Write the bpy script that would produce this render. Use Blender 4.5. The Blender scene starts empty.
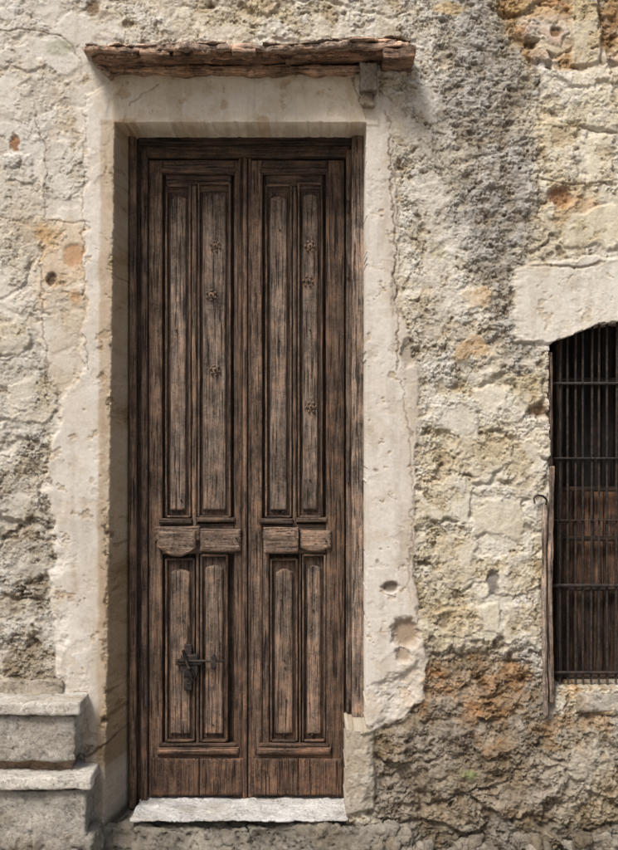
import bpy, math, random
import numpy as np
from mathutils import Vector
random.seed(7); rng=np.random.RandomState(11)
D=5.0; CZ=425/220.0+0.0
S=220.0
def W(px,py,y=0.0):
    k=(D+y)/D
    return ((px-309)/S*k, y, CZ+(425-py)/S*k)
F=np.float32
# ---------------- noise ----------------
PERM=rng.permutation(256).astype(np.int32); PERM=np.concatenate([PERM,PERM,PERM])
ANG=rng.rand(256)*2*math.pi; GX=np.cos(ANG).astype(F); GY=np.sin(ANG).astype(F); RV=rng.rand(256).astype(F)
def perlin(x,y):
    xi=np.floor(x).astype(np.int32); yi=np.floor(y).astype(np.int32)
    xf=(x-xi).astype(F); yf=(y-yi).astype(F); xi&=255; yi&=255
    u=xf*xf*xf*(xf*(xf*6-15)+10); v=yf*yf*yf*(yf*(yf*6-15)+10)
    def g(ix,iy,fx,fy):
        h=PERM[PERM[ix]+iy]; return GX[h]*fx+GY[h]*fy
    a=g(xi,yi,xf,yf); b=g(xi+1,yi,xf-1,yf); c=g(xi,yi+1,xf,yf-1); d=g(xi+1,yi+1,xf-1,yf-1)
    return ((a+(b-a)*u)+((c+(d-c)*u)-(a+(b-a)*u))*v)*1.5
def fbm(x,y,s,o=4,seed=0,sy=None,gain=0.5):
    sy=sy or s; r=0; a=1.0; t=0; fx=x/s+seed*17.3; fy=y/sy+seed*9.7
    for i in range(o):
        r=r+a*perlin(fx,fy); t+=a; a*=gain; fx=fx*2.03+5.1; fy=fy*2.03+3.7
    return (r/t*1.6).astype(F)
def h2(i,j,s=0):
    return RV[PERM[PERM[(i+s*31)&255]+(j&255)]]
def worley(x,y,sx,sy,seed=0,jit=0.8):
    X=x/sx+seed*13.1; Y=y/sy+seed*7.7
    yi=np.floor(Y).astype(np.int32)
    f1=np.full(X.shape,9,F); f2=np.full(X.shape,9,F); cid=np.zeros(X.shape,F)
    for dj in(-1,0,1):
        j=yi+dj; off=(j&1)*0.5
        xi=np.floor(X-off).astype(np.int32)
        for di in(-1,0,1):
            i=xi+di
            cx=i+off+0.5+(h2(i,j,1)-0.5)*jit; cy=j+0.5+(h2(i,j,2)-0.5)*jit*0.8
            d=np.sqrt((X-cx)**2+(Y-cy)**2).astype(F); r=h2(i,j,3)
            n=d<f1
            f2=np.where(n,f1,np.minimum(f2,d)); cid=np.where(n,r,cid); f1=np.where(n,d,f1)
    return f1,f2,cid
def vn3(p,f,seed=0):
    q=p*f+seed*11.3; i=np.floor(q).astype(np.int32); t=q-i; t=t*t*(3-2*t); r=0
    for a in(0,1):
        for b in(0,1):
            for c in(0,1):
                h=RV[PERM[PERM[PERM[(i[:,0]+a)&255]+((i[:,1]+b)&255)]+((i[:,2]+c)&255)]]
                w=(t[:,0] if a else 1-t[:,0])*(t[:,1] if b else 1-t[:,1])*(t[:,2] if c else 1-t[:,2])
                r=r+h*w
    return r*2-1
def fb3(p,f,o=4,seed=0):
    r=0;a=1;t=0
    for k in range(o):
        r=r+a*vn3(p,f*2.03**k,seed+k); t+=a; a*=0.5
    return r/t
def ss(a,b,x):
    t=np.clip((x-a)/(b-a),0,1); return (t*t*(3-2*t)).astype(F)
KA=0.74
def C(r,g,b,k=KA):
    def f(c):
        c/=255.0
        return c/12.92 if c<=0.04045 else ((c+0.055)/1.055)**2.4
    a=np.array([f(r)*k,f(g)*k,f(b)*k],F); m=a.mean()
    return m+(a-m)*0.80
# ---------------- materials ----------------
def newmat(n):
    m=bpy.data.materials.new(n); m.use_nodes=True
    nt=m.node_tree; b=nt.nodes['Principled BSDF']; b.inputs['Roughness'].default_value=0.9
    b.inputs['Specular IOR Level'].default_value=0.2
    return m,nt,b
def N(nt,t,**k):
    n=nt.nodes.new(t)
    for a,v in k.items(): setattr(n,a,v)
    return n
def noise(nt,vec,scale,detail=6,rough=0.6,dist=0.0):
    n=N(nt,'ShaderNodeTexNoise'); n.inputs['Scale'].default_value=scale; n.inputs['Detail'].default_value=detail
    n.inputs['Roughness'].default_value=rough; n.inputs['Distortion'].default_value=dist
    nt.links.new(vec,n.inputs['Vector']); return n.outputs['Fac']
def mr(nt,v,a,b,c,d):
    n=N(nt,'ShaderNodeMapRange'); nt.links.new(v,n.inputs[0])
    for i,x in enumerate((a,b,c,d)): n.inputs[i+1].default_value=x
    return n.outputs[0]
def mth(nt,op,a,b=None):
    n=N(nt,'ShaderNodeMath',operation=op)
    for i,x in enumerate((a,b)):
        if x is None: continue
        if isinstance(x,(int,float)): n.inputs[i].default_value=x
        else: nt.links.new(x,n.inputs[i])
    return n.outputs[0]
def mixc(nt,f,a,b,bt='MIX'):
    n=N(nt,'ShaderNodeMix',data_type='RGBA',blend_type=bt)
    for s,x in((0,f),(6,a),(7,b)):
        if isinstance(x,(int,float)): n.inputs[s].default_value=x
        elif isinstance(x,tuple): n.inputs[s].default_value=(*x,1)
        else: nt.links.new(x,n.inputs[s])
    return n.outputs[2]
def stone_mat():
    m,nt,b=newmat('weathered_stone_plaster')
    tc=N(nt,'ShaderNodeTexCoord').outputs['Object']
    col=N(nt,'ShaderNodeAttribute',attribute_name='Col').outputs['Color']
    rg=N(nt,'ShaderNodeAttribute',attribute_name='Rg').outputs['Fac']
    n2=noise(nt,tc,62,6,0.74)
    v=mr(nt,n2,0.3,0.7,0.74,1.22)
    cc=N(nt,'ShaderNodeCombineColor'); 
    for i in range(3): nt.links.new(v,cc.inputs[i])
    c=mixc(nt,1.0,col,mixc(nt,mth(nt,'ADD',mth(nt,'MULTIPLY',rg,0.8),0.35),(0.98,0.98,0.98),cc.outputs[0]),'MULTIPLY')
    sp=noise(nt,tc,105,3,0.8)
    spf=mth(nt,'MULTIPLY',mr(nt,sp,0.60,0.68,0,0.8),mth(nt,'ADD',mth(nt,'MULTIPLY',rg,0.9),0.15))
    c=mixc(nt,spf,c,mixc(nt,1.0,c,(0.40,0.34,0.28),'MULTIPLY'))
    nt.links.new(c,b.inputs['Base Color'])
    h=mth(nt,'SUBTRACT',n2,mth(nt,'MULTIPLY',spf,0.35))
    bp=N(nt,'ShaderNodeBump'); bp.inputs['Distance'].default_value=0.011
    nt.links.new(mth(nt,'ADD',mth(nt,'MULTIPLY',rg,0.82),0.10),bp.inputs['Strength']); nt.links.new(h,bp.inputs['Height'])
    nt.links.new(bp.outputs[0],b.inputs['Normal'])
    return m
STONE=stone_mat()
def wood_mat(name,axis,dark,mid,light,rings=1.0):
    m,nt,b=newmat(name); b.inputs['Roughness'].default_value=0.75
    tc=N(nt,'ShaderNodeTexCoord').outputs['Object']
    tint=N(nt,'ShaderNodeAttribute',attribute_name='Col').outputs['Color']
    off=N(nt,'ShaderNodeAttribute',attribute_name='Off').outputs['Fac']
    o3=N(nt,'ShaderNodeCombineXYZ')
    for i in range(3): nt.links.new(off,o3.inputs[i])
    va=N(nt,'ShaderNodeVectorMath',operation='ADD'); nt.links.new(tc,va.inputs[0]); nt.links.new(o3.outputs[0],va.inputs[1])
    mp=N(nt,'ShaderNodeMapping'); sc=[1,1,1]; sc[axis]=0.06; mp.inputs['Scale'].default_value=sc; nt.links.new(va.outputs[0],mp.inputs[0])
    g=noise(nt,mp.outputs[0],85,5,0.72,0.25)
    mp2=N(nt,'ShaderNodeMapping'); sc=[1,1,1]; sc[axis]=0.03; mp2.inputs['Scale'].default_value=sc; nt.links.new(va.outputs[0],mp2.inputs[0])
    ck=noise(nt,mp2.outputs[0],130,3,0.6)
    big=noise(nt,va.outputs[0],9,4,0.7)
    fine=noise(nt,va.outputs[0],95,4,0.75)
    r=N(nt,'ShaderNodeValToRGB'); e=r.color_ramp.elements
    e[0].position=0.37; e[0].color=(*dark,1); e[1].position=0.62; e[1].color=(*light,1)
    x=e.new(0.49); x.color=(*mid,1)
    gg=mth(nt,'ADD',mth(nt,'MULTIPLY',g,0.55),mth(nt,'MULTIPLY',big,0.45)); nt.links.new(gg,r.inputs[0])
    c=mixc(nt,mr(nt,big,0.46,0.62,0,0.7),r.outputs[0],mixc(nt,1.0,r.outputs[0],(1.15,0.92,0.76),'MULTIPLY'))
    c=mixc(nt,mr(nt,fine,0.54,0.70,0,0.45),c,(light[0]*1.3,light[1]*1.3,light[2]*1.3))
    ckf=mr(nt,ck,0.58,0.63,0,0.9)
    c=mixc(nt,ckf,c,(0.012,0.009,0.008))
    c=mixc(nt,mr(nt,fine,0.33,0.42,0.7,0.0),c,(0.018,0.014,0.011))
    c=mixc(nt,1.0,c,tint,'MULTIPLY')
    nt.links.new(c,b.inputs['Base Color'])
    h=mth(nt,'SUBTRACT',mth(nt,'ADD',g,mth(nt,'MULTIPLY',fine,0.45)),mth(nt,'MULTIPLY',ckf,0.8))
    bp=N(nt,'ShaderNodeBump'); bp.inputs['Distance'].default_value=0.008; bp.inputs['Strength'].default_value=0.85
    nt.links.new(h,bp.inputs['Height']); nt.links.new(bp.outputs[0],b.inputs['Normal'])
    return m
DW=((0.024,0.0175,0.0138),(0.086,0.065,0.052),(0.196,0.160,0.133))
WOODV=wood_mat('weathered_wood_vertical',2,*DW)
WOODH=wood_mat('weathered_wood_horizontal',0,*DW)
def iron_mat():
    m,nt,b=newmat('rusty_iron'); tc=N(nt,'ShaderNodeTexCoord').outputs['Object']
    n=noise(nt,tc,60,4,0.7)
    c=mixc(nt,mr(nt,n,0.45,0.62,0,1),(0.022,0.019,0.018),(0.060,0.042,0.032))
    nt.links.new(c,b.inputs['Base Color']); b.inputs['Metallic'].default_value=0.3; b.inputs['Roughness'].default_value=0.65
    bp=N(nt,'ShaderNodeBump'); bp.inputs['Distance'].default_value=0.003; nt.links.new(n,bp.inputs['Height']); nt.links.new(bp.outputs[0],b.inputs['Normal'])
    return m
IRON=iron_mat()
def plain(name,c1,c2,s=6):
    m,nt,b=newmat(name); tc=N(nt,'ShaderNodeTexCoord').outputs['Object']
    n=noise(nt,tc,s,8,0.7); nt.links.new(mixc(nt,mr(nt,n,0.35,0.65,0,1),c1,c2),b.inputs['Base Color'])
    bp=N(nt,'ShaderNodeBump'); bp.inputs['Distance'].default_value=0.01; nt.links.new(n,bp.inputs['Height']); nt.links.new(bp.outputs[0],b.inputs['Normal'])
    return m
# ---------------- mesh util ----------------
def mkmesh(name,V,Fq,mat,col=None,rg=None,off=None,smooth=True,parent=None,mats=None,midx=None):
    V=np.asarray(V,F); Fq=np.asarray(Fq,np.int32)
    me=bpy.data.meshes.new(name); me.vertices.add(len(V)); me.vertices.foreach_set('co',V.ravel())
    n=len(Fq); me.loops.add(n*4); me.loops.foreach_set('vertex_index',Fq.ravel())
    me.polygons.add(n); me.polygons.foreach_set('loop_start',np.arange(0,n*4,4,dtype=np.int32)); 
    me.polygons.foreach_set('use_smooth',np.full(n,smooth))
    me.update(calc_edges=True)
    if col is not None:
        a=me.color_attributes.new('Col','FLOAT_COLOR','POINT'); c4=np.ones((len(V),4),F); c4[:,:3]=col; a.data.foreach_set('color',c4.ravel())
    if rg is not None:
        a=me.attributes.new('Rg','FLOAT','POINT'); a.data.foreach_set('value',np.asarray(rg,F))
    if off is not None:
        a=me.attributes.new('Off','FLOAT','POINT'); a.data.foreach_set('value',np.asarray(off,F))
    for mm in (mats or [mat]): me.materials.append(mm)
    if midx is not None: me.polygons.foreach_set('material_index',np.asarray(midx,np.int32))
    me.validate()
    o=bpy.data.objects.new(name,me); bpy.context.scene.collection.objects.link(o)
    if parent: o.parent=parent
    return o
def empty(name):
    o=bpy.data.objects.new(name,None); bpy.context.scene.collection.objects.link(o); return o
# ---------------- WALL heightfield (coordinates in wall units u,v : 220 units = 1 m) --------
fx=0.0038*S
def axis(lo,hi,flo,fhi,st,cst):
    a=np.arange(flo,fhi,st); l=[];x=flo;s=st
    while x>lo: s=min(s*1.12,cst); x-=s; l.append(x)
    r=[];x=a[-1];s=st
    while x<hi: s=min(s*1.12,cst); x+=s; r.append(x)
    return np.concatenate([l[::-1],a,r])
U1=axis(-560,1180,-14,632,fx,9.0); V1=axis(-330,856,-14,856,fx,9.0)
V1=V1[V1<=857]
u,v=np.meshgrid(U1,V1); u=u.astype(F); v=v.astype(F); shp=u.shape
nA=fbm(u,v,45,5,1); nB=fbm(u,v,45,5,2); nF=fbm(u,v,10,4,3); big=fbm(u,v,170,4,4)
uw=u+nA*9+nF*2.6; vw=v+nB*9+nF*2.6
col=np.zeros(shp+(3,),F); col[:]=C(210,199,174)
R=np.full(shp,0.5,F); G=np.full(shp,0.7,F); H=np.zeros(shp,F); SM=np.zeros(shp,F)
def sdf(pts,x,y):
    d=np.full(x.shape,1e9,F); ins=np.zeros(x.shape,bool); n=len(pts)
    for i in range(n):
        x0,y0=pts[i]; x1,y1=pts[(i+1)%n]; ex,ey=x1-x0,y1-y0
        wx,wy=x-x0,y-y0; t=np.clip((wx*ex+wy*ey)/(ex*ex+ey*ey),0,1)
        d=np.minimum(d,(wx-ex*t)**2+(wy-ey*t)**2)
        c=((y0<=y)!=(y1<=y))
        if ey!=0: ins^=c&(x<(x0+(y-y0)*ex/ey))
    d=np.sqrt(d); return np.where(ins,d,-d).astype(F)
def reg(pts,warp=1.0,soft=3.0):
    xs=[p[0] for p in pts]; ys=[p[1] for p in pts]; mg=30
    i0=np.searchsorted(U1,min(xs)-mg); i1=np.searchsorted(U1,max(xs)+mg); j0=np.searchsorted(V1,min(ys)-mg); j1=np.searchsorted(V1,max(ys)+mg)
    m=np.zeros(shp,F); sl=(slice(j0,j1),slice(i0,i1))
    x=u[sl]+(uw[sl]-u[sl])*warp; y=v[sl]+(vw[sl]-v[sl])*warp
    if x.size: m[sl]=ss(-soft,soft,sdf(pts,x,y))
    return m
def rect(a,b,c,d): return [(a,b),(c,b),(c,d),(a,d)]
def paint(m,c=None,r=None,g=None,h=0.0,sm=None,a=1.0):
    global R,G,H,SM,col
    if c is not None: col+=(m*a)[...,None]*(c-col)
    if r is not None: R=R+m*(r-R)
    if g is not None: G=G+m*(g-G)
    if h: H=H+m*h
    if sm is not None: SM=SM+m*(sm-SM)
# regions
paint(reg(rect(-600,-400,112,440),1.5,8),C(207,196,177),0.2,0.5,0,0.3)
paint(reg([(-600,-400),(115,-400),(110,40),(60,60),(40,170),(-20,230),(-600,210)],2,10),C(206,199,186),0.15,0.5,0.003,0.3)
paint(reg([(38,222),(88,226),(86,300),(60,330),(36,290)],1,6),C(208,178,135),0.1,0.4)
paint(reg([(50,300),(86,300),(86,420),(52,420)],1,6),C(202,188,166),0.1,0.3,0,0.7)
paint(reg([(-600,330),(45,345),(50,430),(60,700),(-600,700)],1.5,8),C(188,178,157),0.6,1.0,-0.008,0.0)
paint(reg([(-600,470),(40,480),(52,560),(60,700),(-600,700)],2,10),C(172,162,145),0.7,1.05,-0.008)
# right side
paint(reg([(405,-400),(450,-400),(450,150),(480,300),(470,380),(410,380)],1.5,8),C(212,204,186),0.3,0.95)
mg=reg([(436,-400),(496,-400),(510,40),(533,90),(540,200),(524,270),(520,300),(528,378),(498,382),(484,300),(452,210),(440,80)],2.2,14)
paint(mg,C(188,182,171),0.08,1.0,-0.004)
paint(reg([(425,380),(548,375),(548,645),(425,660)],1.5,8),C(210,199,171),0.7,0.85,0.0)
paint(reg([(515,-400),(1200,-400),(1200,68),(530,70),(508,30),(505,0)],1.0,4),C(194,164,120),1.0,0.95,-0.014)
paint(reg(rect(571,-400,598,66),0.5,2),C(206,188,148),0.0,0.6,0.035)
paint(reg([(538,72),(1200,70),(1200,262),(540,258)],1.2,5),C(214,202,173),0.4,0.65,0.006,0.15)
paint(reg(rect(750,258,1200,650),1.2,5),C(211,197,163),0.7,0.8)
lowR=reg([(380,690),(425,650),(545,648),(560,715),(1200,715),(1200,900),(375,900),(375,740)],1.5,8)
paint(lowR,C(160,146,125),0.95,1.15,-0.016)
paint(reg([(428,672),(520,655),(545,690),(500,722),(440,735),(400,722)],2.2,10),C(176,144,106),0.8,1.1,a=0.75)
paint(reg([(395,710),(445,690),(500,760),(440,800),(385,760)],2,10),C(148,134,113),0.9,1.15,0.010,a=0.8)
paint(reg([(548,722),(1200,722),(1200,860),(556,860)],1.2,6),C(180,170,150),0.7,1.0,0.010)
def stone(cx,cy,w,h_,c,ht=0.009):
    j=lambda k: random.uniform(-k,k)
    p=[(cx-w/2+j(3),cy-h_/2+3+j(2)),(cx-w/2+7+j(3),cy-h_/2+j(2)),(cx+j(w*.2),cy-h_/2+j(3)),(cx+w/2-5+j(3),cy-h_/2-1+j(2)),(cx+w/2+j(3),cy-h_/4+j(3)),(cx+w/2+j(3),cy+h_/2-5+j(3)),(cx+w/2-8+j(3),cy+h_/2+j(3)),(cx+j(w*.2),cy+h_/2+j(3)),(cx-w/2+4+j(3),cy+h_/2-2+j(3)),(cx-w/2+j(3),cy+j(5))]
    m=reg(p,1.0,1.8); paint(m,c,0.0,0.75,ht,0.25,0.85)
for s in [(476,300,34,22,C(208,176,125)),(471,350,38,20,C(206,172,124)),(592,108,56,40,C(220,207,172)),(560,152,30,60,C(214,200,168),0.008),
          (600,160,34,48,C(218,204,170),0.01),(590,228,60,40,C(214,200,164),0.01),(500,410,50,40,C(214,202,173)),(452,420,44,34,C(216,207,184)),
          (530,385,30,26,C(200,185,150)),(480,455,60,34,C(212,199,170)),(525,470,34,60,C(206,192,162)),(448,500,40,44,C(214,203,177)),(500,520,48,34,C(210,196,163)),
          (455,560,44,40,C(206,192,162)),(510,575,50,44,C(212,200,172)),(470,620,60,30,C(204,188,154)),(523,625,34,34,C(196,180,148)),
          (455,775,56,30,C(160,147,125),0.012),(520,800,50,30,C(150,138,119),0.012),(590,768,46,34,C(178,168,148),0.014),(500,742,40,20,C(160,140,113),0.010),
          (20,170,34,28,C(208,202,190)),(12,258,26,44,C(210,202,183)),(20,60,40,22,C(198,190,176)),(60,170,34,50,C(203,194,177),0.005),(22,500,36,40,C(184,174,155)),(25,560,44,36,C(172,162,143)),(18,620,40,40,C(178,168,149)),(30,400,40,36,C(204,193,168)),(12,340,30,30,C(200,187,158)),
          (95,140,20,90,C(211,203,189),0.003)]:
    stone(*s)
# old brick courses, top right
yy=4.0; row=0
while yy<66:
    xx=512+ (row%2)*14+max(0,yy-20)*0.35
    while xx<640:
        w_=random.uniform(20,34)
        if not (564<xx+w_/2<604) and random.random()<0.85:
            bc=random.choice([C(188,136,92),C(200,160,104),C(176,128,84),C(206,178,128),C(192,150,96)])
            stone(xx+w_/2,yy+5,w_-3,9.5,bc,random.uniform(0.008,0.02))
        xx+=w_
    yy+=12.5; row+=1
# smooth plaster surround
surr=np.maximum.reduce([
  reg([(84,92),(118,78),(116,130),(106,745),(60,745),(50,600),(56,400),(84,370)],0.9,2.5),
  reg([(112,74),(378,72),(378,126),(112,128)],0.15,1.5),
  reg([(362,100),(388,104),(397,200),(398,300),(416,372),(417,560),(416,615),(426,660),(424,700),(392,722),(362,735)],0.6,1.8)])
paint(surr,C(211,201,187),0.0,0.26,0.011,1.0)
paint(reg([(50,400),(84,370),(106,380),(106,745),(60,745),(50,600)],0.6,4),C(205,196,183),a=0.7)
paint(reg([(112,74),(378,72),(378,126),(112,128)],0.15,1.5),C(213,196,168),h=0.006)
paint(reg(rect(112,98,380,127),0.3,5),C(217,203,180),a=0.6)
pl=reg([(86,752),(132,728),(142,735),(142,832),(88,836)],0.5,2); pr=reg([(340,726),(360,720),(374,728),(377,806),(348,812),(340,806)],0.4,2)
paint(pl,C(180,169,151),0.0,0.6,0.03,0.5); paint(pr,C(188,178,160),0.0,0.6,0.022,0.5)
lint=reg([(513,268),(545,264),(580,258),(1000,256),(1000,350),(770,346),(549,346),(514,342)],0.8,2)
paint(lint,C(217,209,193),0.0,0.45,0.020,0.8)
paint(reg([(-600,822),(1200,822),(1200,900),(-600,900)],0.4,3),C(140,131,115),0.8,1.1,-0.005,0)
# --- relief
f1,f2,cid=worley(uw+nA*6,vw,58,34,1); st=ss(0.03,0.24,f2-f1)
g1,g2,cid2=worley(uw+nF*3,vw+nB*3,21,14,2); st2=ss(0.03,0.35,g2-g1)
patch=ss(-0.15,0.25,big+0.4*nA)
Rm=np.clip(R*(0.5+0.75*patch),0,1)
hgt=H+Rm*(st*(0.010+0.016*cid)-0.012)+Rm*Rm*(st2*0.008*(0.4+cid2)-0.005)
fl=fbm(u,v,75,8,5,gain=0.64); T1=ss(-0.025,0.01,fl); fl2=fbm(u,v,40,7,6,gain=0.66); T2=ss(0.14,0.165,fl2); T3=ss(0.22,0.245,-fl2)
calm=ss(0.02,0.22,fbm(u,v,60,7,21,gain=0.62))*(1-mg); SM0=SM.copy(); SM=np.clip(SM+calm*0.6*(1-0.9*ss(640,700,v)),0,1)
rough=(1-SM)
hgt+=rough*(0.0045*T1+0.0045*T2-0.006*T3)+SM0*(-0.0018*ss(0.3,0.32,fl2)-0.0016*ss(0.38,0.40,fl))
med=fbm(u,v,15,6,7,gain=0.64); hgt+=(0.0014+0.0080*G*rough)*med
rid=1-np.abs(fbm(u,v,26,6,8,gain=0.6)); hgt-=rough*G*0.007*ss(0.90,1.0,rid)
hgt+=0.007*fbm(u,v,110,3,9)*(0.5+rough*0.9)
hgt+=mg*0.007*fbm(u,v,22,5,12,sy=7,gain=0.6)
lowm=np.maximum(lowR,reg([(-600,470),(40,480),(52,560),(60,700),(-600,700)],2,10)*0.5)
hgt+=lowm*0.016*np.abs(fbm(u,v,34,6,23,gain=0.56))*1.3-lowm*0.006
pn=fbm(u,v,9,4,24,gain=0.6)
p1,p2,pc=worley(uw,vw,15,11,3,1.0); pit=ss(0.34,0.14,(p1+pn*0.13)/(0.3+pc*0.8))*(pc>0.78)*ss(0.45,0.1,SM); hgt-=pit*0.009
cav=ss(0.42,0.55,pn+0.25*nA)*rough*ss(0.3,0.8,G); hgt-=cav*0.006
# small chips in smooth plaster
chip=ss(0.5,0.56,fbm(u,v,20,5,31,gain=0.6)+0.12*nA)*SM0; hgt-=chip*0.004
# --- colour
def mul(m,c): 
    global col
    col*=1+(m[...,None])*(np.array(c,F)-1)
vc=(cid-0.5)*Rm*st
col*=(1+0.26*vc)[...,None]
mul(Rm*st*ss(0.72,0.9,cid)*0.5,(1.0,0.90,0.75)); mul(Rm*st*ss(0.3,0.1,cid)*0.7,(0.86,0.87,0.90))
mul(Rm*(1-st)*0.6*ss(-0.1,0.3,fl2),(0.62,0.55,0.47))
col+=((np.clip(rough*T1*0.35+rough*T2*0.45+calm*0.3,0,0.8)*(1-mg*0.7)*(1-0.8*ss(650,700,v)))[...,None])*(C(220,214,202)-col)
mul(rough*(1-T1)*0.6,(0.91,0.86,0.77)); mul(rough*T3*0.7,(0.76,0.69,0.59))
mul(SM0*ss(0.3,0.32,fl2)*0.5,(0.90,0.85,0.78)); mul(SM0*ss(0.05,0.4,big+nA*0.5)*0.6,(0.88,0.86,0.83))
mul(SM0*ss(0.0,0.5,-fl)*0.5,(0.97,0.92,0.85)); mul(SM0*ss(0.15,0.5,fbm(u,v,28,6,26,gain=0.65))*0.6,(0.84,0.79,0.72)); mul(chip*0.7,(0.80,0.70,0.57))
stk=ss(0.12,0.5,fbm(u,v,14,4,14,sy=150)+0.3*nA); mul(stk*0.35,(0.74,0.71,0.66))
mul(ss(0.3,0.6,fbm(u,v,60,5,15))*0.38*rough,(1.0,0.87,0.68))
mul(ss(0.15,0.5,fbm(u,v,95,7,16,gain=0.64))*0.5*rough,(0.78,0.77,0.76))
mul(mg*ss(-0.2,0.4,fbm(u,v,14,5,17,sy=6))*0.8,(0.80,0.79,0.77))
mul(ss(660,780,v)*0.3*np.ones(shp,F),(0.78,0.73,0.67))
mul(ss(0.1,0.5,-med)*G*rough*0.55,(0.70,0.62,0.53)); mul(pit*0.75,(0.42,0.36,0.29)); mul(cav*0.7,(0.48,0.40,0.32))  # hollows, pits, crevices: dirt plus occlusion-like shade painted into the colour
mul(ss(0.94,1.0,rid)*rough*G*0.55,(0.58,0.51,0.43))
obr=reg([(395,735),(430,665),(520,652),(618,705),(618,760),(500,740)],2.5,12); mul(obr*ss(0.0,0.35,fbm(u,v,26,6,18,gain=0.6))*0.7,(1.10,0.84,0.60))
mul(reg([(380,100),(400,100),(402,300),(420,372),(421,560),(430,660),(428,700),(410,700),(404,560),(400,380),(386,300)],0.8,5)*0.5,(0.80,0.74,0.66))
mul(reg([(100,120),(136,120),(136,765),(98,765)],0.2,2),(0.76,0.675,0.575))  # left reveal: browner stone, with its shade darkened into the colour
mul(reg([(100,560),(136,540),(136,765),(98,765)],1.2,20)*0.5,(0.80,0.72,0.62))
# stains / holes
for (hx,hy,ra,rb,dp,c,a) in [(560,197,15,12,0.03,C(150,98,50),0.9),(578,205,20,10,0.0,C(200,150,85),0.5),(560,215,10,18,0.0,C(190,150,95),0.4),(15,145,5,9,0.008,C(150,98,48),0.9),(94,9,8,9,0.01,C(130,100,65),0.9),
   (50,281,5,7,0.014,C(95,72,48),0.9),(74,256,11,13,0.005,C(188,134,76),0.7),(75,296,6,10,0.0,C(190,140,80),0.6),(58,48,16,8,0.0,C(150,150,110),0.5),(391,587,8,6,0.02,C(120,104,85),0.9),
   (406,633,14,15,0.03,C(160,135,105),0.9),(403,655,9,8,0.018,C(165,140,110),0.8),(494,583,6,13,0.014,C(120,112,102),0.9),(443,622,8,8,0.014,C(140,120,92),0.8),(540,411,14,9,0.02,C(138,104,62),0.9),(500,645,7,7,0.016,C(130,112,88),0.8),
   (556,30,7,7,0.02,C(120,85,45),0.9),(530,45,6,5,0.02,C(130,95,55),0.9),(610,20,12,25,0.012,C(165,115,55),0.6),(548,8,16,7,0.0,C(205,160,90),0.5),(448,8,18,8,0.0,C(210,175,110),0.7),(498,200,8,12,0.006,C(145,138,128),0.6),
   (470,776,9,5,0.0,C(128,138,75),0.7),(440,250,8,8,0.004,C(175,165,120),0.5),(395,285,4,30,0.006,C(170,155,130),0.6),(408,352,8,14,0.018,C(165,150,128),0.8),(18,172,12,8,0.006,C(190,182,165),0.5),(432,640,5,4,0.01,C(120,105,85),0.8),(375,470,3,2,0.004,C(150,135,115),0.7),(378,560,3,3,0.004,C(140,125,105),0.7),(70,600,4,3,0.004,C(160,140,115),0.6),(92,480,3,4,0.003,C(165,148,125),0.6)]:
    nz=0.4*fl2
    q=np.sqrt(((u-hx+nF*3)/ra)**2+((v-hy+nA*3)/rb)**2)+nz; m=ss(1.2,0.6,q); hgt-=m*dp; col+=(m*a)[...,None]*(c-col)
# cracks
def crack(pts,w=1.0,dp=0.006,k=0.45):
    global hgt
    for i in range(len(pts)-1):
        x0,y0=pts[i];x1,y1=pts[i+1];ex,ey=x1-x0,y1-y0
        x=u+nF*3.5+nB*3;y=v+nA*5
        t=np.clip(((x-x0)*ex+(y-y0)*ey)/(ex*ex+ey*ey),0,1); d=np.sqrt((x-x0-ex*t)**2+(y-y0-ey*t)**2); m=ss(w*1.3,w*0.3,d)*ss(-0.5,0.1,fl+0.15)
        hgt-=m*dp; mul(m,(k,k*0.92,k*0.84))
crack([(130,106),(150,92),(160,84)],0.9,0.003,0.6); crack([(352,76),(360,100),(366,118)],1,0.004); crack([(84,95),(83,230),(86,370)],1.0,0.004,0.7)
crack([(30,90),(46,150),(40,260),(50,420)],1.1,0.004,0.7); crack([(388,110),(396,250),(398,370)],1.3,0.006,0.55); crack([(0,215),(34,225),(90,222)],1,0.003,0.7)
crack([(140,730),(112,742),(88,756)],1.6,0.012,0.5); crack([(344,722),(372,728)],1.6,0.01,0.5); crack([(540,75),(540,255)],1.4,0.006,0.6); crack([(0,30),(60,36),(80,60)],1,0.004,.7)
crack([(600,262),(575,270),(550,268),(515,262)],1.4,0.008,0.6);crack([(540,180),(618,186)],1.4,0.006,0.65);crack([(545,128),(618,132)],1.4,0.006,0.65)
crack([(404,380),(412,470),(410,600)],0.9,0.003,0.65)
# --- openings
xl=115-(v-122)/618*9.0+nF*1.0; xin=123.0
depth=-hgt
edge=np.clip((u-xl)/np.maximum(xin-xl,1),0,1); tp=np.clip((v-(123.5+nF*0.7))/1.2,0,1)
ur=np.where(v>728+nA*4,346.0,366.0)+nF*0.6
indoor=(u<ur)&(v<840)&(v>122)
dd=np.where(indoor,np.minimum(edge*0.30,tp*0.30),0)
depth=np.where(dd>0,depth*(1-dd/0.3)+dd,depth)
drop=indoor&(u>xin+1.5)&(v>126)&(dd>0.29)
vt=346-28*(1-((np.clip(u,549,752)-650)/101)**2)+nF*1.8+nA*3
ul=549+np.clip((v-420)/60,0,1)*4+nF*0.9
inw=(u>ul)&(u<752)&(v>vt)&(v<688)
depth=np.where(inw,0.30,depth)
def allc(m): return m[:-1,:-1]&m[1:,1:]&m[:-1,1:]&m[1:,:-1]
iw=allc(inw); idr=allc(drop)
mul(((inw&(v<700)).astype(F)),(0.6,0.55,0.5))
X=((u-309)/S); Z=CZ+(425-v)/S
P=np.stack([X,depth,Z],-1).reshape(-1,3)
idx=np.arange(shp[0]*shp[1]).reshape(shp)
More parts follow.
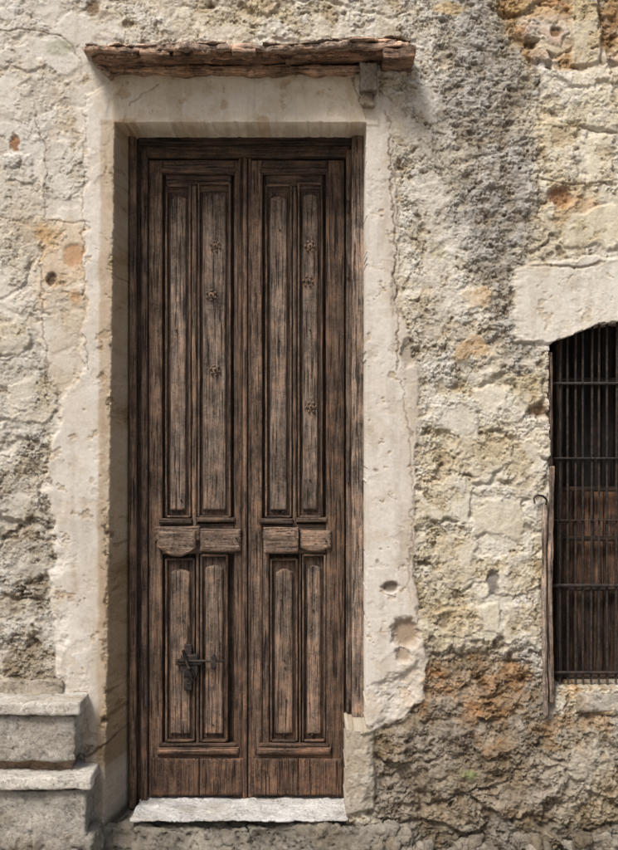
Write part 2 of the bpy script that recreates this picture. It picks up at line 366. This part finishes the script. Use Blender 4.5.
q=np.stack([idx[:-1,:-1],idx[1:,:-1],idx[1:,1:],idx[:-1,1:]],-1)
keep=~(iw|idr)
sreg=(np.maximum(surr,np.maximum(pl,pr))>0.5); sreg|=(dd>0)
sf=sreg[:-1,:-1]; lf=(lint>0.5)[:-1,:-1]&~sf
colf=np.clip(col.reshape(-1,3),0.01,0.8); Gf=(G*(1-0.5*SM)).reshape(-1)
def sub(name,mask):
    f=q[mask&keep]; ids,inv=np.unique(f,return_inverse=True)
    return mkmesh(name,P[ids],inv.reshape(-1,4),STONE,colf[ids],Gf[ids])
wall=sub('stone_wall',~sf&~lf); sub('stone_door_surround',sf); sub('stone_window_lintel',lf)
def box_faces(x0,x1,y0,y1,z0,z1):
    return [(x,y,z) for x in(x0,x1) for y in(y0,y1) for z in(z0,z1)]
xa,xb=(U1[0]-309)/S,(U1[-1]-309)/S; zb=CZ+(425-V1[0])/S
V=box_faces(xa,xb,0.0,5,-0.05,zb)
mkmesh('house_body',V,[(0,1,3,2),(4,6,7,5),(2,3,7,6),(1,5,7,3),(0,2,6,4)],plain('dark_interior_plaster',(0.06,0.05,0.045),(0.10,0.09,0.075)),smooth=False,parent=wall)
# ---------------- rough box ----------------
class MB:
    def __init__(s): s.V=[];s.F=[];s.c=[];s.o=[];s.n=0;s.m=[]
    def add(s,V,Fq,c,o,m=0):
        V=np.asarray(V,F); s.V.append(V); s.F.append(np.asarray(Fq)+s.n); s.n+=len(V)
        c=np.asarray(c,F); s.c.append(np.broadcast_to(c,(len(V),3)) if c.ndim==1 else c); s.o.append(np.full(len(V),o,F)); s.m.append(np.full(len(Fq),m))
    def build(s,name,mats,parent=None,rg=0.7,smooth=True):
        V=np.concatenate(s.V)
        return mkmesh(name,V,np.concatenate(s.F),None,np.concatenate(s.c),np.full(len(V),rg,F),np.concatenate(s.o),parent=parent,mats=mats,midx=np.concatenate(s.m),smooth=smooth)
def rbox(mb,lo,hi,step=0.012,r=0.006,amp=0.003,fr=18,tint=(1,1,1),m=0,rot=None,taper=None,dirt=0.0,ridge=0.0):
    lo=np.array(lo,float);hi=np.array(hi,float); allV=[];allF=[];n=0
    ax=[np.linspace(lo[k],hi[k],max(2,int(round((hi[k]-lo[k])/step))+1)) for k in range(3)]
    for k in range(3):
        a,b=(k+1)%3,(k+2)%3
        for side in(0,1):
            A,B=np.meshgrid(ax[a],ax[b],indexing='ij'); p=np.zeros(A.shape+(3,)); p[...,a]=A;p[...,b]=B;p[...,k]=hi[k] if side else lo[k]
            i=np.arange(A.size).reshape(A.shape)+n
            f=np.stack([i[:-1,:-1],i[1:,:-1],i[1:,1:],i[:-1,1:]],-1).reshape(-1,4)
            if not side: f=f[:,::-1]
            allV.append(p.reshape(-1,3));allF.append(f);n+=A.size
    V=np.concatenate(allV);Fq=np.concatenate(allF)
    key=np.round(V,6); _,ids,inv=np.unique(key,axis=0,return_index=True,return_inverse=True); V=V[ids];Fq=inv.reshape(-1)[Fq]
    rr=np.minimum(r,(hi-lo)/2*0.98); qn=np.clip(V,lo+rr,hi-rr); d=V-qn; L=np.linalg.norm(d,axis=1,keepdims=True); L[L==0]=1
    nrm=d/L; V=qn+nrm*np.minimum(r,L)
    seed=random.random()*9
    nn=fb3(V+seed,fr,5)
    dsp=amp*nn
    cav_=0
    if ridge:
        rd=np.abs(fb3(V+seed*1.7,fr*1.6,5)); cav_=ss(0.06,0.0,rd); dsp=dsp-ridge*cav_+ridge*0.8*fb3(V+seed,fr*6,3)
    V=V+nrm*dsp[:,None]
    tt=np.asarray(tint,F)
    if dirt:
        big_=fb3(V+seed*2,7,4); cc=(1+dirt*(0.9*big_+0.8*nn))[:,None]*tt; cc=cc*(1+np.clip(-big_,0,1)[:,None]*dirt*np.array([0.1,-0.15,-0.5])); tt=np.clip(cc,0.02,4)
        if ridge: tt=tt*(1-0.4*cav_)[:,None]
    if taper is not None: V=taper(V)
    if rot is not None:
        c,ang,axi=rot; from mathutils import Matrix
        M=np.array(Matrix.Rotation(ang,3,axi)); V=(V-np.array(c))@M.T+np.array(c)
    mb.add(V,Fq,tt,seed*3,m)
# ---------------- pieces for joinery (face toward -y) ----------------
def piece(mb,px0,px1,py0,py1,yf,yb,bev=0.004,tint=1.0,m=0,ref=0.25,step=0.007,amp=0.0012,wear=0.0035,pitch=None,arch=0.0,archb=0.0):
    x0,_,z1=W(px0,py0,ref); x1,_,z0=W(px1,py1,ref)
    def axp(a,b):
        n=max(1,int((b-a-2*bev)/step)); c=np.linspace(a+bev,b-bev,n+1) if b-a>2*bev+1e-4 else np.array([(a+b)/2])
        return np.concatenate([[a,a],[a+bev*0.35],c,[b-bev*0.35],[b,b]])
    xs=axp(x0,x1); zs=axp(z0,z1); X,Z=np.meshgrid(xs,zs); n=X.shape
    sd=random.random()*50
    p=np.stack([X.ravel(),Z.ravel(),np.full(X.size,sd)],-1)
    nn=fb3(p,14,4).reshape(n); n2=fb3(p*np.array([1,0.12,1]),60,3,3).reshape(n)
    d=np.minimum(np.minimum(X-x0,x1-X),np.minimum(Z-z0,z1-Z))+np.minimum(nn,0)*wear
    Y=yf+(bev if pitch is None else pitch)*(1-np.clip(d/bev,0,1))+amp*nn+amp*0.7*n2
    Xj=X+amp*0.8*fb3(p,9,2,5).reshape(n)*1.0; Zj=Z+amp*0.8*fb3(p,9,2,8).reshape(n)
    s=(2*(X-x0)/(x1-x0)-1)**2; 
    if arch: Zj=Zj-arch*s*ss(z1-0.06,z1,Z)
    if archb: Zj=Zj+archb*s*ss(z0+0.05,z0,Z)
    Y[0,:]=yb;Y[-1,:]=yb;Y[:,0]=yb;Y[:,-1]=yb
    i=np.arange(X.size).reshape(n); f=np.stack([i[:-1,:-1],i[:-1,1:],i[1:,1:],i[1:,:-1]],-1).reshape(-1,4)
    t=np.array(tint if hasattr(tint,'__len__') else (tint,)*3,F)*(0.84+0.30*random.random())
    big_=fb3(p,5,3,21)[:,None]; t=t*(1+0.40*big_)
    lowdirt=ss(1.1,0.1,Z.ravel())[:,None]; t=t*(1-0.12*lowdirt*np.array([0.3,1.0,1.3]))
    mb.add(np.stack([Xj.ravel(),Y.ravel(),Zj.ravel()],-1),f,t,sd,m)
door=empty('wooden_double_door')
WM=[WOODV,WOODH]
fr=MB()
piece(fr,130.5,137,124,806,0.205,0.34,0.004,(1.3,1.2,1.08))
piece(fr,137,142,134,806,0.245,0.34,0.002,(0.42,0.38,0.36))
piece(fr,141.5,147.6,150,802,0.226,0.34,0.006,(0.85,0.78,0.72))
piece(fr,346,352,150,802,0.235,0.34,0.005,(0.85,0.82,0.79))
piece(fr,351.5,364.8,124,804,0.19,0.34,0.006,(1.75,1.76,1.75),amp=0.004)
piece(fr,139,352,122,146,0.225,0.34,0.004,(0.42,0.38,0.35),m=1)  # both head pieces tinted dark, painting in the shade under the lintel
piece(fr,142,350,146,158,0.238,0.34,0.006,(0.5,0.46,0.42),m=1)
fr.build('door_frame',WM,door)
def leaf(name,a):
    mb=MB()
    x0,x1,p1,p2,q1,q2=a['x0'],a['x1'],a['p1'],a['p2'],a['q1'],a['q2']
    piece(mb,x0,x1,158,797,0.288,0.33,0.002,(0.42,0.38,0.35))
    piece(mb,x0,p1[0]-3,160,797,0.250,0.30,0.004,(0.92,0.82,0.73))
    piece(mb,p2[1]+3,x1,160,797,0.250,0.30,0.004,(0.76,0.66,0.58))
    sl,sr=p1[0]-3,p2[1]+3
    piece(mb,sl,sr,160,174,0.252,0.30,0.004,(0.75,0.68,0.62),m=1)
    piece(mb,sl-2,sr+2,168,173,0.240,0.27,0.006,(0.9,0.82,0.76),m=1)
    piece(mb,sl+3,sr-3,174,192,0.262,0.30,0.006,(0.7,0.62,0.56),m=1)
    piece(mb,p1[1]+0.8,p2[0]-0.8,186,528,0.246,0.30,0.008,(1.0,0.92,0.84))
    piece(mb,q1[1]+1,q2[0]-1,553,748,0.246,0.30,0.008,(1.0,0.92,0.84))
    def panel(c0,c1,t0,t1,tn):
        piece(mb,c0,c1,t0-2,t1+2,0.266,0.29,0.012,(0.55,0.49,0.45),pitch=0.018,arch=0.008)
        piece(mb,c0+4.6,c1-4.6,t0+9,t1-5,0.250,0.28,0.007,tn,amp=0.0026,pitch=0.022,arch=0.016)
        # bead moulding round the field
        for bx in (c0+0.2,c1-2.2): piece(mb,bx,bx+2.0,t0-1,t1+1,0.2455,0.28,0.0035,(0.95,0.85,0.76),amp=0.001)
        piece(mb,c0+2,c1-2,t0-2,t0+0.6,0.2465,0.28,0.0035,(0.95,0.85,0.76),m=1,amp=0.001)
        piece(mb,c0+2,c1-2,t1-0.4,t1+2,0.2465,0.28,0.0035,(0.9,0.8,0.72),m=1,amp=0.001)
    for (c0,c1),(t0,t1) in ((p1,(186,516)),(p2,(184,516))): panel(c0,c1,t0,t1,(1.36,1.33,1.29))
    for (c0,c1),(t0,t1) in ((q1,(560,740)),(q2,(556,740))): panel(c0,c1,t0,t1,(1.22,1.16,1.09))
    if a.get('filL'):
        piece(mb,p1[0]-2.5,q1[0]-1,553,748,0.255,0.30,0.004,(0.85,0.8,0.76))
    piece(mb,sl,sr,524,554,0.256,0.30,0.004,(0.8,0.75,0.7),m=1)
    for (b0,b1,t0,t1,yf,ab) in a['blocks']:
        piece(mb,b0,b1,t0,t1,yf,0.27,0.010,(1.55,1.42,1.30),m=1,amp=0.006,wear=0.012,archb=ab)
    piece(mb,sl-3,p1[1]+1,518.5,523.5,0.230,0.27,0.005,(0.75,0.7,0.66),m=1)
    piece(mb,p2[0]-1,sr+1,517.5,522,0.236,0.27,0.005,(0.7,0.65,0.6),m=1)
    piece(mb,x0+1,x1-1,754,796,0.250,0.30,0.004,(0.80,0.68,0.60),m=1)
    for (b0,b1) in a['bot']: piece(mb,b0,b1,758,795,0.238,0.27,0.006,(0.96,0.82,0.71),m=0,amp=0.003)
    piece(mb,sl-3,sr+3,743,747,0.240,0.27,0.006,(0.9,0.8,0.72),m=1)
    piece(mb,sl-5,sr+5,747,754,0.228,0.27,0.009,(1.0,0.88,0.78),m=1)
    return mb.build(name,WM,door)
leaf('door_leaf_left',dict(x0=148.5,x1=244.5,p1=(165,191),p2=(197.5,231),q1=(165,195),q2=(200,228),
  blocks=[(155,200,526,541,0.228,0.0),(158,196,530,556,0.210,0.045),(200,241,529,552,0.226,0.006)],bot=[(151,199),(200,243)]))
leaf('door_leaf_right',dict(x0=250,x1=344.5,p1=(265,292),p2=(297.5,323),q1=(270,298),q2=(302,326),filL=True,
  blocks=[(264,298,527,553,0.210,0.004),(300,331,530,552,0.228,0.025)],bot=[(254,298),(299,342)]))
ms=MB()
piece(ms,243,247.2,158,798,0.230,0.30,0.006,(0.88,0.76,0.67)); piece(ms,247.8,251.5,158,798,0.246,0.30,0.004,(0.85,0.77,0.7))
piece(ms,238.5,242.2,158,798,0.246,0.30,0.005,(0.85,0.74,0.66))
ms.build('meeting_stile',WM,door)
# ironwork
def cyl(mb,p0,p1,r0,r1=None,n=10,tint=(1,1,1)):
    r1=r1 or r0; p0=Vector(p0);p1=Vector(p1); d=(p1-p0).normalized(); a=d.orthogonal().normalized(); b=d.cross(a); V=[];Fq=[]
    k=max(1,int((p1-p0).length/0.05))
    for j in range(k+1):
        t=j/k; c=p0.lerp(p1,t); r=r0+(r1-r0)*t
        for i in range(n):
            an=2*math.pi*i/n; V.append(c+a*(r*math.cos(an))+b*(r*math.sin(an)))
    for j in range(k):
        for i in range(n): Fq.append((j*n+i,j*n+(i+1)%n,(j+1)*n+(i+1)%n,(j+1)*n+i))
    for base in (0,k*n):
        for i in range(1,n-2,2): Fq.append((base,base+i,base+i+1,base+i+2))
    mb.add([tuple(x) for x in V],Fq,tint,0)
lk=MB()
def ib(px0,px1,py0,py1,yf,yb,r=0.003,rot=None):
    x0,_,z1=W(px0,py0,0.24);x1,_,z0=W(px1,py1,0.24); rbox(lk,(x0,yf,z0),(x1,yb,z1),0.006,r,0.0015,40,rot=rot)
ib(181,198,654,676,0.222,0.256); ib(184,192,644,690,0.228,0.256); ib(176,203,659,664,0.215,0.25)
cyl(lk,W(178,661,0.215),W(224,661,0.215),0.006); cyl(lk,W(189,668,0.25),W(189,668,0.185),0.008); cyl(lk,W(183,650,0.2),W(193,684,0.195),0.007,0.005)
cyl(lk,W(214,655,0.25),W(214,655,0.205),0.005);cyl(lk,W(214,667,0.25),W(214,667,0.205),0.005); ib(211,217,654,668,0.206,0.216)
for i in range(14):
    a0=2*math.pi*i/14;a1=2*math.pi*(i+1)/14; cyl(lk,W(189+6*math.cos(a0),676+8*math.sin(a0),0.195),W(189+6*math.cos(a1),676+8*math.sin(a1),0.195),0.0035,n=6)
lk.build('iron_latch',[IRON],door)
kn=MB(); wr=MB()
def stud(mb,x,y,r,dz=0.0):
    yy=(0.250 if y<518 or 555<y<745 else 0.222)-dz
    cyl(mb,W(x,y,yy+0.015),W(x,y,yy-0.006),r,r*0.85,n=12,tint=(1.5,1.35,1.2)); cyl(mb,W(x,y,yy-0.006),W(x,y,yy-0.012),r*0.85,r*0.3,n=12,tint=(1.5,1.35,1.2))
for (x,y) in [(215,246),(211,295),(215,370),(310,246),(308,281),(311,407)]:
    stud(wr,x,y,0.0165); stud(kn,x,y,0.006,0.010)
    for j in range(6):
        an=j*1.047+x; stud(wr,x+4.6*math.cos(an),y+4.8*math.sin(an),0.0068,0.002)
for (x,y) in [(284,660),(285,668),(313,610),(286,700),(181,500),(283,512),(310,480),(281,600),(183,620),(176,330),(279,340),(181,730),(213,725),(284,735),(312,735),(160,538),(236,538),(270,540),(326,541),(310,330),(280,230)]:
    stud(kn,x,y,0.0052)
for y in (200,265,470,700):
    a=W(146,y,0.215);cyl(kn,(a[0],0.216,a[2]-0.03),(a[0],0.216,a[2]+0.03),0.007)
    a=W(348,y+6,0.215);cyl(kn,(a[0],0.226,a[2]-0.03),(a[0],0.226,a[2]+0.03),0.007)
kn.build('iron_studs_and_hinges',[IRON],door); wr.build('carved_rosettes',WM,door)
# ---------------- threshold ----------------
th=MB()
zt=W(0,798.5,0.25)[2]
rbox(th,(W(131,0,0)[0],-0.035,W(0,822,-.035)[2]),(W(348,0,0)[0],0.36,zt),0.007,0.012,0.012,16,C(208,205,200),dirt=0.4,ridge=0.004)
rbox(th,(W(-10,0,0)[0],-0.03,-0.06),(W(250,0,0)[0],0.3,W(0,825,0)[2]),0.007,0.03,0.04,9,C(146,138,122),dirt=0.7,ridge=0.012)
rbox(th,(W(246,0,0)[0],-0.03,-0.06),(W(400,0,0)[0],0.3,W(0,823,0)[2]),0.007,0.03,0.04,9,C(140,132,117),dirt=0.7,ridge=0.012)
th.build('stone_threshold',[STONE],rg=1.0)
# ---------------- steps left ----------------
sp=MB()
def blk(px0,px1,py0,py1,yf,c,r=0.015,amp=0.02,ridge=0.004,dirt=0.45):
    z1=W(0,py0,yf)[2]; z0=W(0,py1,yf)[2]; a=W(px0,0,yf)[0]; b=W(px1,0,yf)[0]
    rbox(sp,(a,yf,max(z0,-0.05)),(b,0.1,z1),0.0065,r,amp,11,c,dirt=dirt,ridge=ridge)
blk(-330,64,678,704,-0.03,C(178,164,142),0.02,0.025)
blk(-330,80,703,716,-0.20,C(204,198,185),0.010,0.012,0.003)
blk(-60,76,716,762,-0.165,C(176,169,156)); blk(-330,-58,716,762,-0.16,C(172,165,152))
blk(-336,72,758,782,-0.12,C(162,134,108),0.01,0.02,0.006)
blk(-340,90,778,790,-0.25,C(200,193,179),0.010,0.012,0.003)
blk(-30,86,790,846,-0.215,C(168,161,147)); blk(-340,-28,790,846,-0.21,C(166,159,146)); blk(-345,94,838,870,-0.23,C(146,138,124),0.03,0.04,0.01)
sp.build('stone_steps',[STONE],rg=0.95)
rb=MB()
for i in range(30):
    x=random.uniform(385,700); s=random.uniform(8,34); y=random.uniform(838,858); a=W(x,y,-0.03); k=random.randint(-14,14)
    rbox(rb,(a[0]-s/S/2,-0.04-random.random()*0.03,a[2]-s/S*0.3),(a[0]+s/S/2,0.03,a[2]+s/S*0.3),0.006,0.02,0.045,14,C(138+k,128+k,111+k),dirt=0.6,ridge=0.008)
rb.build('rubble_stones',[STONE],rg=1.1)
# ---------------- canopy ----------------
cp=MB()
def zb_(py,y): return W(0,py,y)[2]
def xb_(px,y): return W(px,0,y)[0]
yf=-0.21
def mkwarp(seed,j=0.02,jz=0.008):
    def f(V):
        V=V.copy(); fr_=ss(-0.08,-0.2,V[:,1])
        q_=np.stack([V[:,0],np.full(len(V),seed),np.zeros(len(V))],-1)
        V[:,2]+=0.010*np.sin(V[:,0]*3.1+0.6)+0.004*np.sin(V[:,0]*9)+(V[:,1]+0.2)*0.05+jz*fb3(q_,11,4)*fr_
        V[:,1]+=0.012*np.sin(V[:,0]*5+1)+j*fb3(q_,26,4,3)*fr_
        return V
    return f
def cbx(a,b,z0,z1,dy,tint,seed,j=0.025,amp=0.008,yb=0.03,jz=0.010):
    rbox(cp,(xb_(a,yf),yf+dy,zb_(z1,yf+max(dy,0))),(xb_(b,yf),yb,zb_(z0,yf+max(dy,0))),0.007,0.004,amp,22,tint,1,taper=mkwarp(seed,j,jz),dirt=0.55)
cbx(84,417,43.5,49,0,(2.9,2.8,2.65),1,0.03,0.009)
cbx(88,252,50,56,0.03,(1.7,1.38,1.12),5,0.05,0.01); cbx(246,386,50,57.5,0.045,(1.4,1.12,0.92),9,0.05,0.01)
cbx(110,260,56,61,0.085,(1.3,1.02,0.84),13,0.05,yb=0.0); cbx(285,372,57,61,0.07,(1.5,1.25,1.05),15,0.05,yb=0.0)
rbox(cp,(xb_(104,-0.08),-0.075,zb_(72,-0.08)),(xb_(372,-0.08),0.02,zb_(64,-0.08)),0.008,0.008,0.022,14,(2.1,1.8,1.5),1,dirt=0.6)
cbx(384,415,50,60,-0.01,(1.3,1.1,0.92),17,0.02,0.014,0.02)
cbx(84,226,40.5,42.6,-0.005,(3.3,3.25,3.15),21,0.04,0.007,-0.02); cbx(262,397,40.3,42.8,-0.003,(2.9,2.8,2.65),25,0.04,0.007,-0.02); cbx(330,412,38.2,40.2,0.02,(2.3,2.15,1.95),29,0.04,0.007,-0.03)
cbx(232,256,47,52,-0.012,(2.3,2.1,1.9),33,0.02,0.008); cbx(140,170,49,54,-0.005,(2.2,2.0,1.8),35,0.03,0.008)
a=W(100,66,-0.05); rbox(cp,(a[0]-0.10,-0.09,a[2]-0.010),(a[0]+0.075,0.0,a[2]+0.010),0.008,0.005,0.008,14,(2.4,2.15,1.95),1,rot=(a,math.radians(46),'Y'),dirt=0.4)
cp.build('wooden_door_canopy',WM)
cb=MB()
rbox(cb,(xb_(360,-.06),-0.085,zb_(92,-.06)),(xb_(377,-.06),0.02,zb_(64,-.06)),0.006,0.006,0.008,20,C(140,128,112),dirt=0.6,ridge=0.004)
rbox(cb,(xb_(362,-.04),-0.06,zb_(107,-.04)),(xb_(374,-.04),0.02,zb_(90,-.04)),0.006,0.008,0.010,20,C(158,144,126),dirt=0.6,ridge=0.004)
cb.build('stone_corbel',[STONE],rg=0.9)
# ---------------- window ----------------
win=empty('barred_window')
gr=MB()
zt=W(0,322,0.05)[2]; z0=W(0,684,0.05)[2]
x=560.0; xs=[]
while x<757: xs.append(x); x+=7.9+random.uniform(-0.9,0.9)
for x in xs:
    a=W(x,0,0.06)[0]; b=W(x+random.uniform(-1.2,1.2),0,0.06)[0]; cyl(gr,(a,0.06,z0),(b,0.06+random.uniform(-.004,.004),zt),0.0058,n=8,tint=(1,1,1))
for y,rh in((383,0.009),(458,0.006),(520,0.004),(585,0.010),(672,0.009)):
    zz=W(0,y,0.05)[2]; rbox(gr,(W(552,0,0.05)[0],0.042,zz-rh),(W(760,0,0.05)[0],0.054,zz+rh*0.6),0.02,0.002,0.002,20)
gr.build('iron_grille',[IRON],win)
wf=MB()
piece(wf,557,563,330,690,0.12,0.30,0.005,(0.45,0.42,0.4),ref=0.12); piece(wf,655,666,330,690,0.13,0.2,0.005,(0.45,0.42,0.4),ref=0.12)
for y in (380,490,540,590,680): piece(wf,557,760,y-2.5,y+2.5,0.17,0.2,0.004,(0.42,0.38,0.35),m=1,ref=0.12)
xx=563
while xx<760:
    w=random.uniform(9,16); k=0.55+random.random()*0.7; piece(wf,xx,xx+w-0.8,490,590,0.22+random.random()*0.02,0.25,0.003,(k*1.1,k*0.84,k*0.70),ref=0.2)
    k=0.3+random.random()*0.3; piece(wf,xx,xx+w-0.8,592,690,0.23+random.random()*0.02,0.26,0.003,(k*1.05,k*0.9,k*0.78),ref=0.2)
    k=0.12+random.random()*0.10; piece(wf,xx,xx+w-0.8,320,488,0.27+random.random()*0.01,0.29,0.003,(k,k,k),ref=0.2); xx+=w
wf.build('window_shutter',WM,win)
wp=MB()
def lean(V):
    V=V.copy(); V[:,0]+=0.006*np.sin(V[:,2]*4); return V
rbox(wp,(W(542,0,0)[0],-0.032,W(0,716,-0.03)[2]),(W(546.5,0,0)[0],-0.008,W(0,504,-0.03)[2]),0.007,0.004,0.007,14,(2.3,2.4,2.45),0,taper=lean,dirt=0.5)
rbox(wp,(W(548.5,0,0)[0],-0.018,W(0,704,-0.03)[2]),(W(553.5,0,0)[0],0.05,W(0,466,-0.03)[2]),0.007,0.004,0.007,14,(1.6,1.6,1.58),0,taper=lean,dirt=0.5)
rbox(wp,(W(548.5,0,0)[0],-0.002,W(0,466,0)[2]),(W(553,0,0)[0],0.06,W(0,352,0)[2]),0.008,0.004,0.004,14,(0.8,0.77,0.74),0)
wp.build('timber_jamb_post',WM,win)
hk=MB()
pts=[(535,504),(534,498),(538,495),(543,496),(547,500),(546,505)]
for p,q_ in zip(pts[:-1],pts[1:]): cyl(hk,W(*p,-0.045),W(*q_,-0.045),0.004,n=8)
cyl(hk,W(547,500,-0.045),W(547,500,0.01),0.004,n=8); hk.build('iron_hook',[IRON],win)
sl=MB(); rbox(sl,(W(577,0,0)[0],-0.012,W(0,712,0)[2]),(W(760,0,0)[0],0.28,W(0,690,-0.03)[2]-0.02),0.007,0.012,0.018,12,C(188,178,162),dirt=0.6,ridge=0.006); sl.build('stone_sill',[STONE],win,rg=0.9)
# ---------------- ground ----------------
n=60; g=np.linspace(-1,1,n+1); gx=np.sign(g)*np.abs(g)**3*60; GX_,GY_=np.meshgrid(gx,gx); i=np.arange((n+1)**2).reshape(n+1,n+1)
fq=np.stack([i[:-1,:-1],i[:-1,1:],i[1:,1:],i[1:,:-1]],-1).reshape(-1,4)
mkmesh('ground',np.stack([GX_.ravel(),GY_.ravel(),np.full(GX_.size,-0.02)],-1),fq,plain('dusty_paving',(0.20,0.18,0.155),(0.30,0.275,0.24),5))
# ---------------- light, camera ----------------
sc=bpy.context.scene
w=bpy.data.worlds.new('World'); sc.world=w; w.use_nodes=True; nt=w.node_tree; bg=nt.nodes['Background']
sky=nt.nodes.new('ShaderNodeTexSky'); sky.sky_type='NISHITA'; sky.sun_disc=False
sd=Vector((-0.50,-0.80,0)).normalized(); el=math.radians(53)
sky.sun_elevation=el; sky.sun_rotation=math.atan2(sd.x,sd.y); sky.dust_density=5; sky.air_density=1.0; sky.ozone_density=0.6
nt.links.new(sky.outputs[0],bg.inputs[0]); bg.inputs[1].default_value=0.145
l=bpy.data.lights.new('sun','SUN'); l.energy=4.5; l.angle=math.radians(16); l.color=(1,0.975,0.94)
lo=bpy.data.objects.new('sun',l); sc.collection.objects.link(lo)
dv=Vector((sd.x*math.cos(el),sd.y*math.cos(el),math.sin(el))); lo.rotation_euler=dv.to_track_quat('Z','Y').to_euler()
cam=bpy.data.cameras.new('camera'); co=bpy.data.objects.new('camera',cam); sc.collection.objects.link(co)
co.location=(0,-D,CZ); co.rotation_euler=(math.radians(90),0,0); cam.sensor_fit='VERTICAL'; cam.sensor_height=36; cam.lens=36*D/(850/S); cam.clip_end=300
sc.camera=co
sc.view_settings.view_transform='Standard'; sc.view_settings.look='None'; sc.view_settings.exposure=0
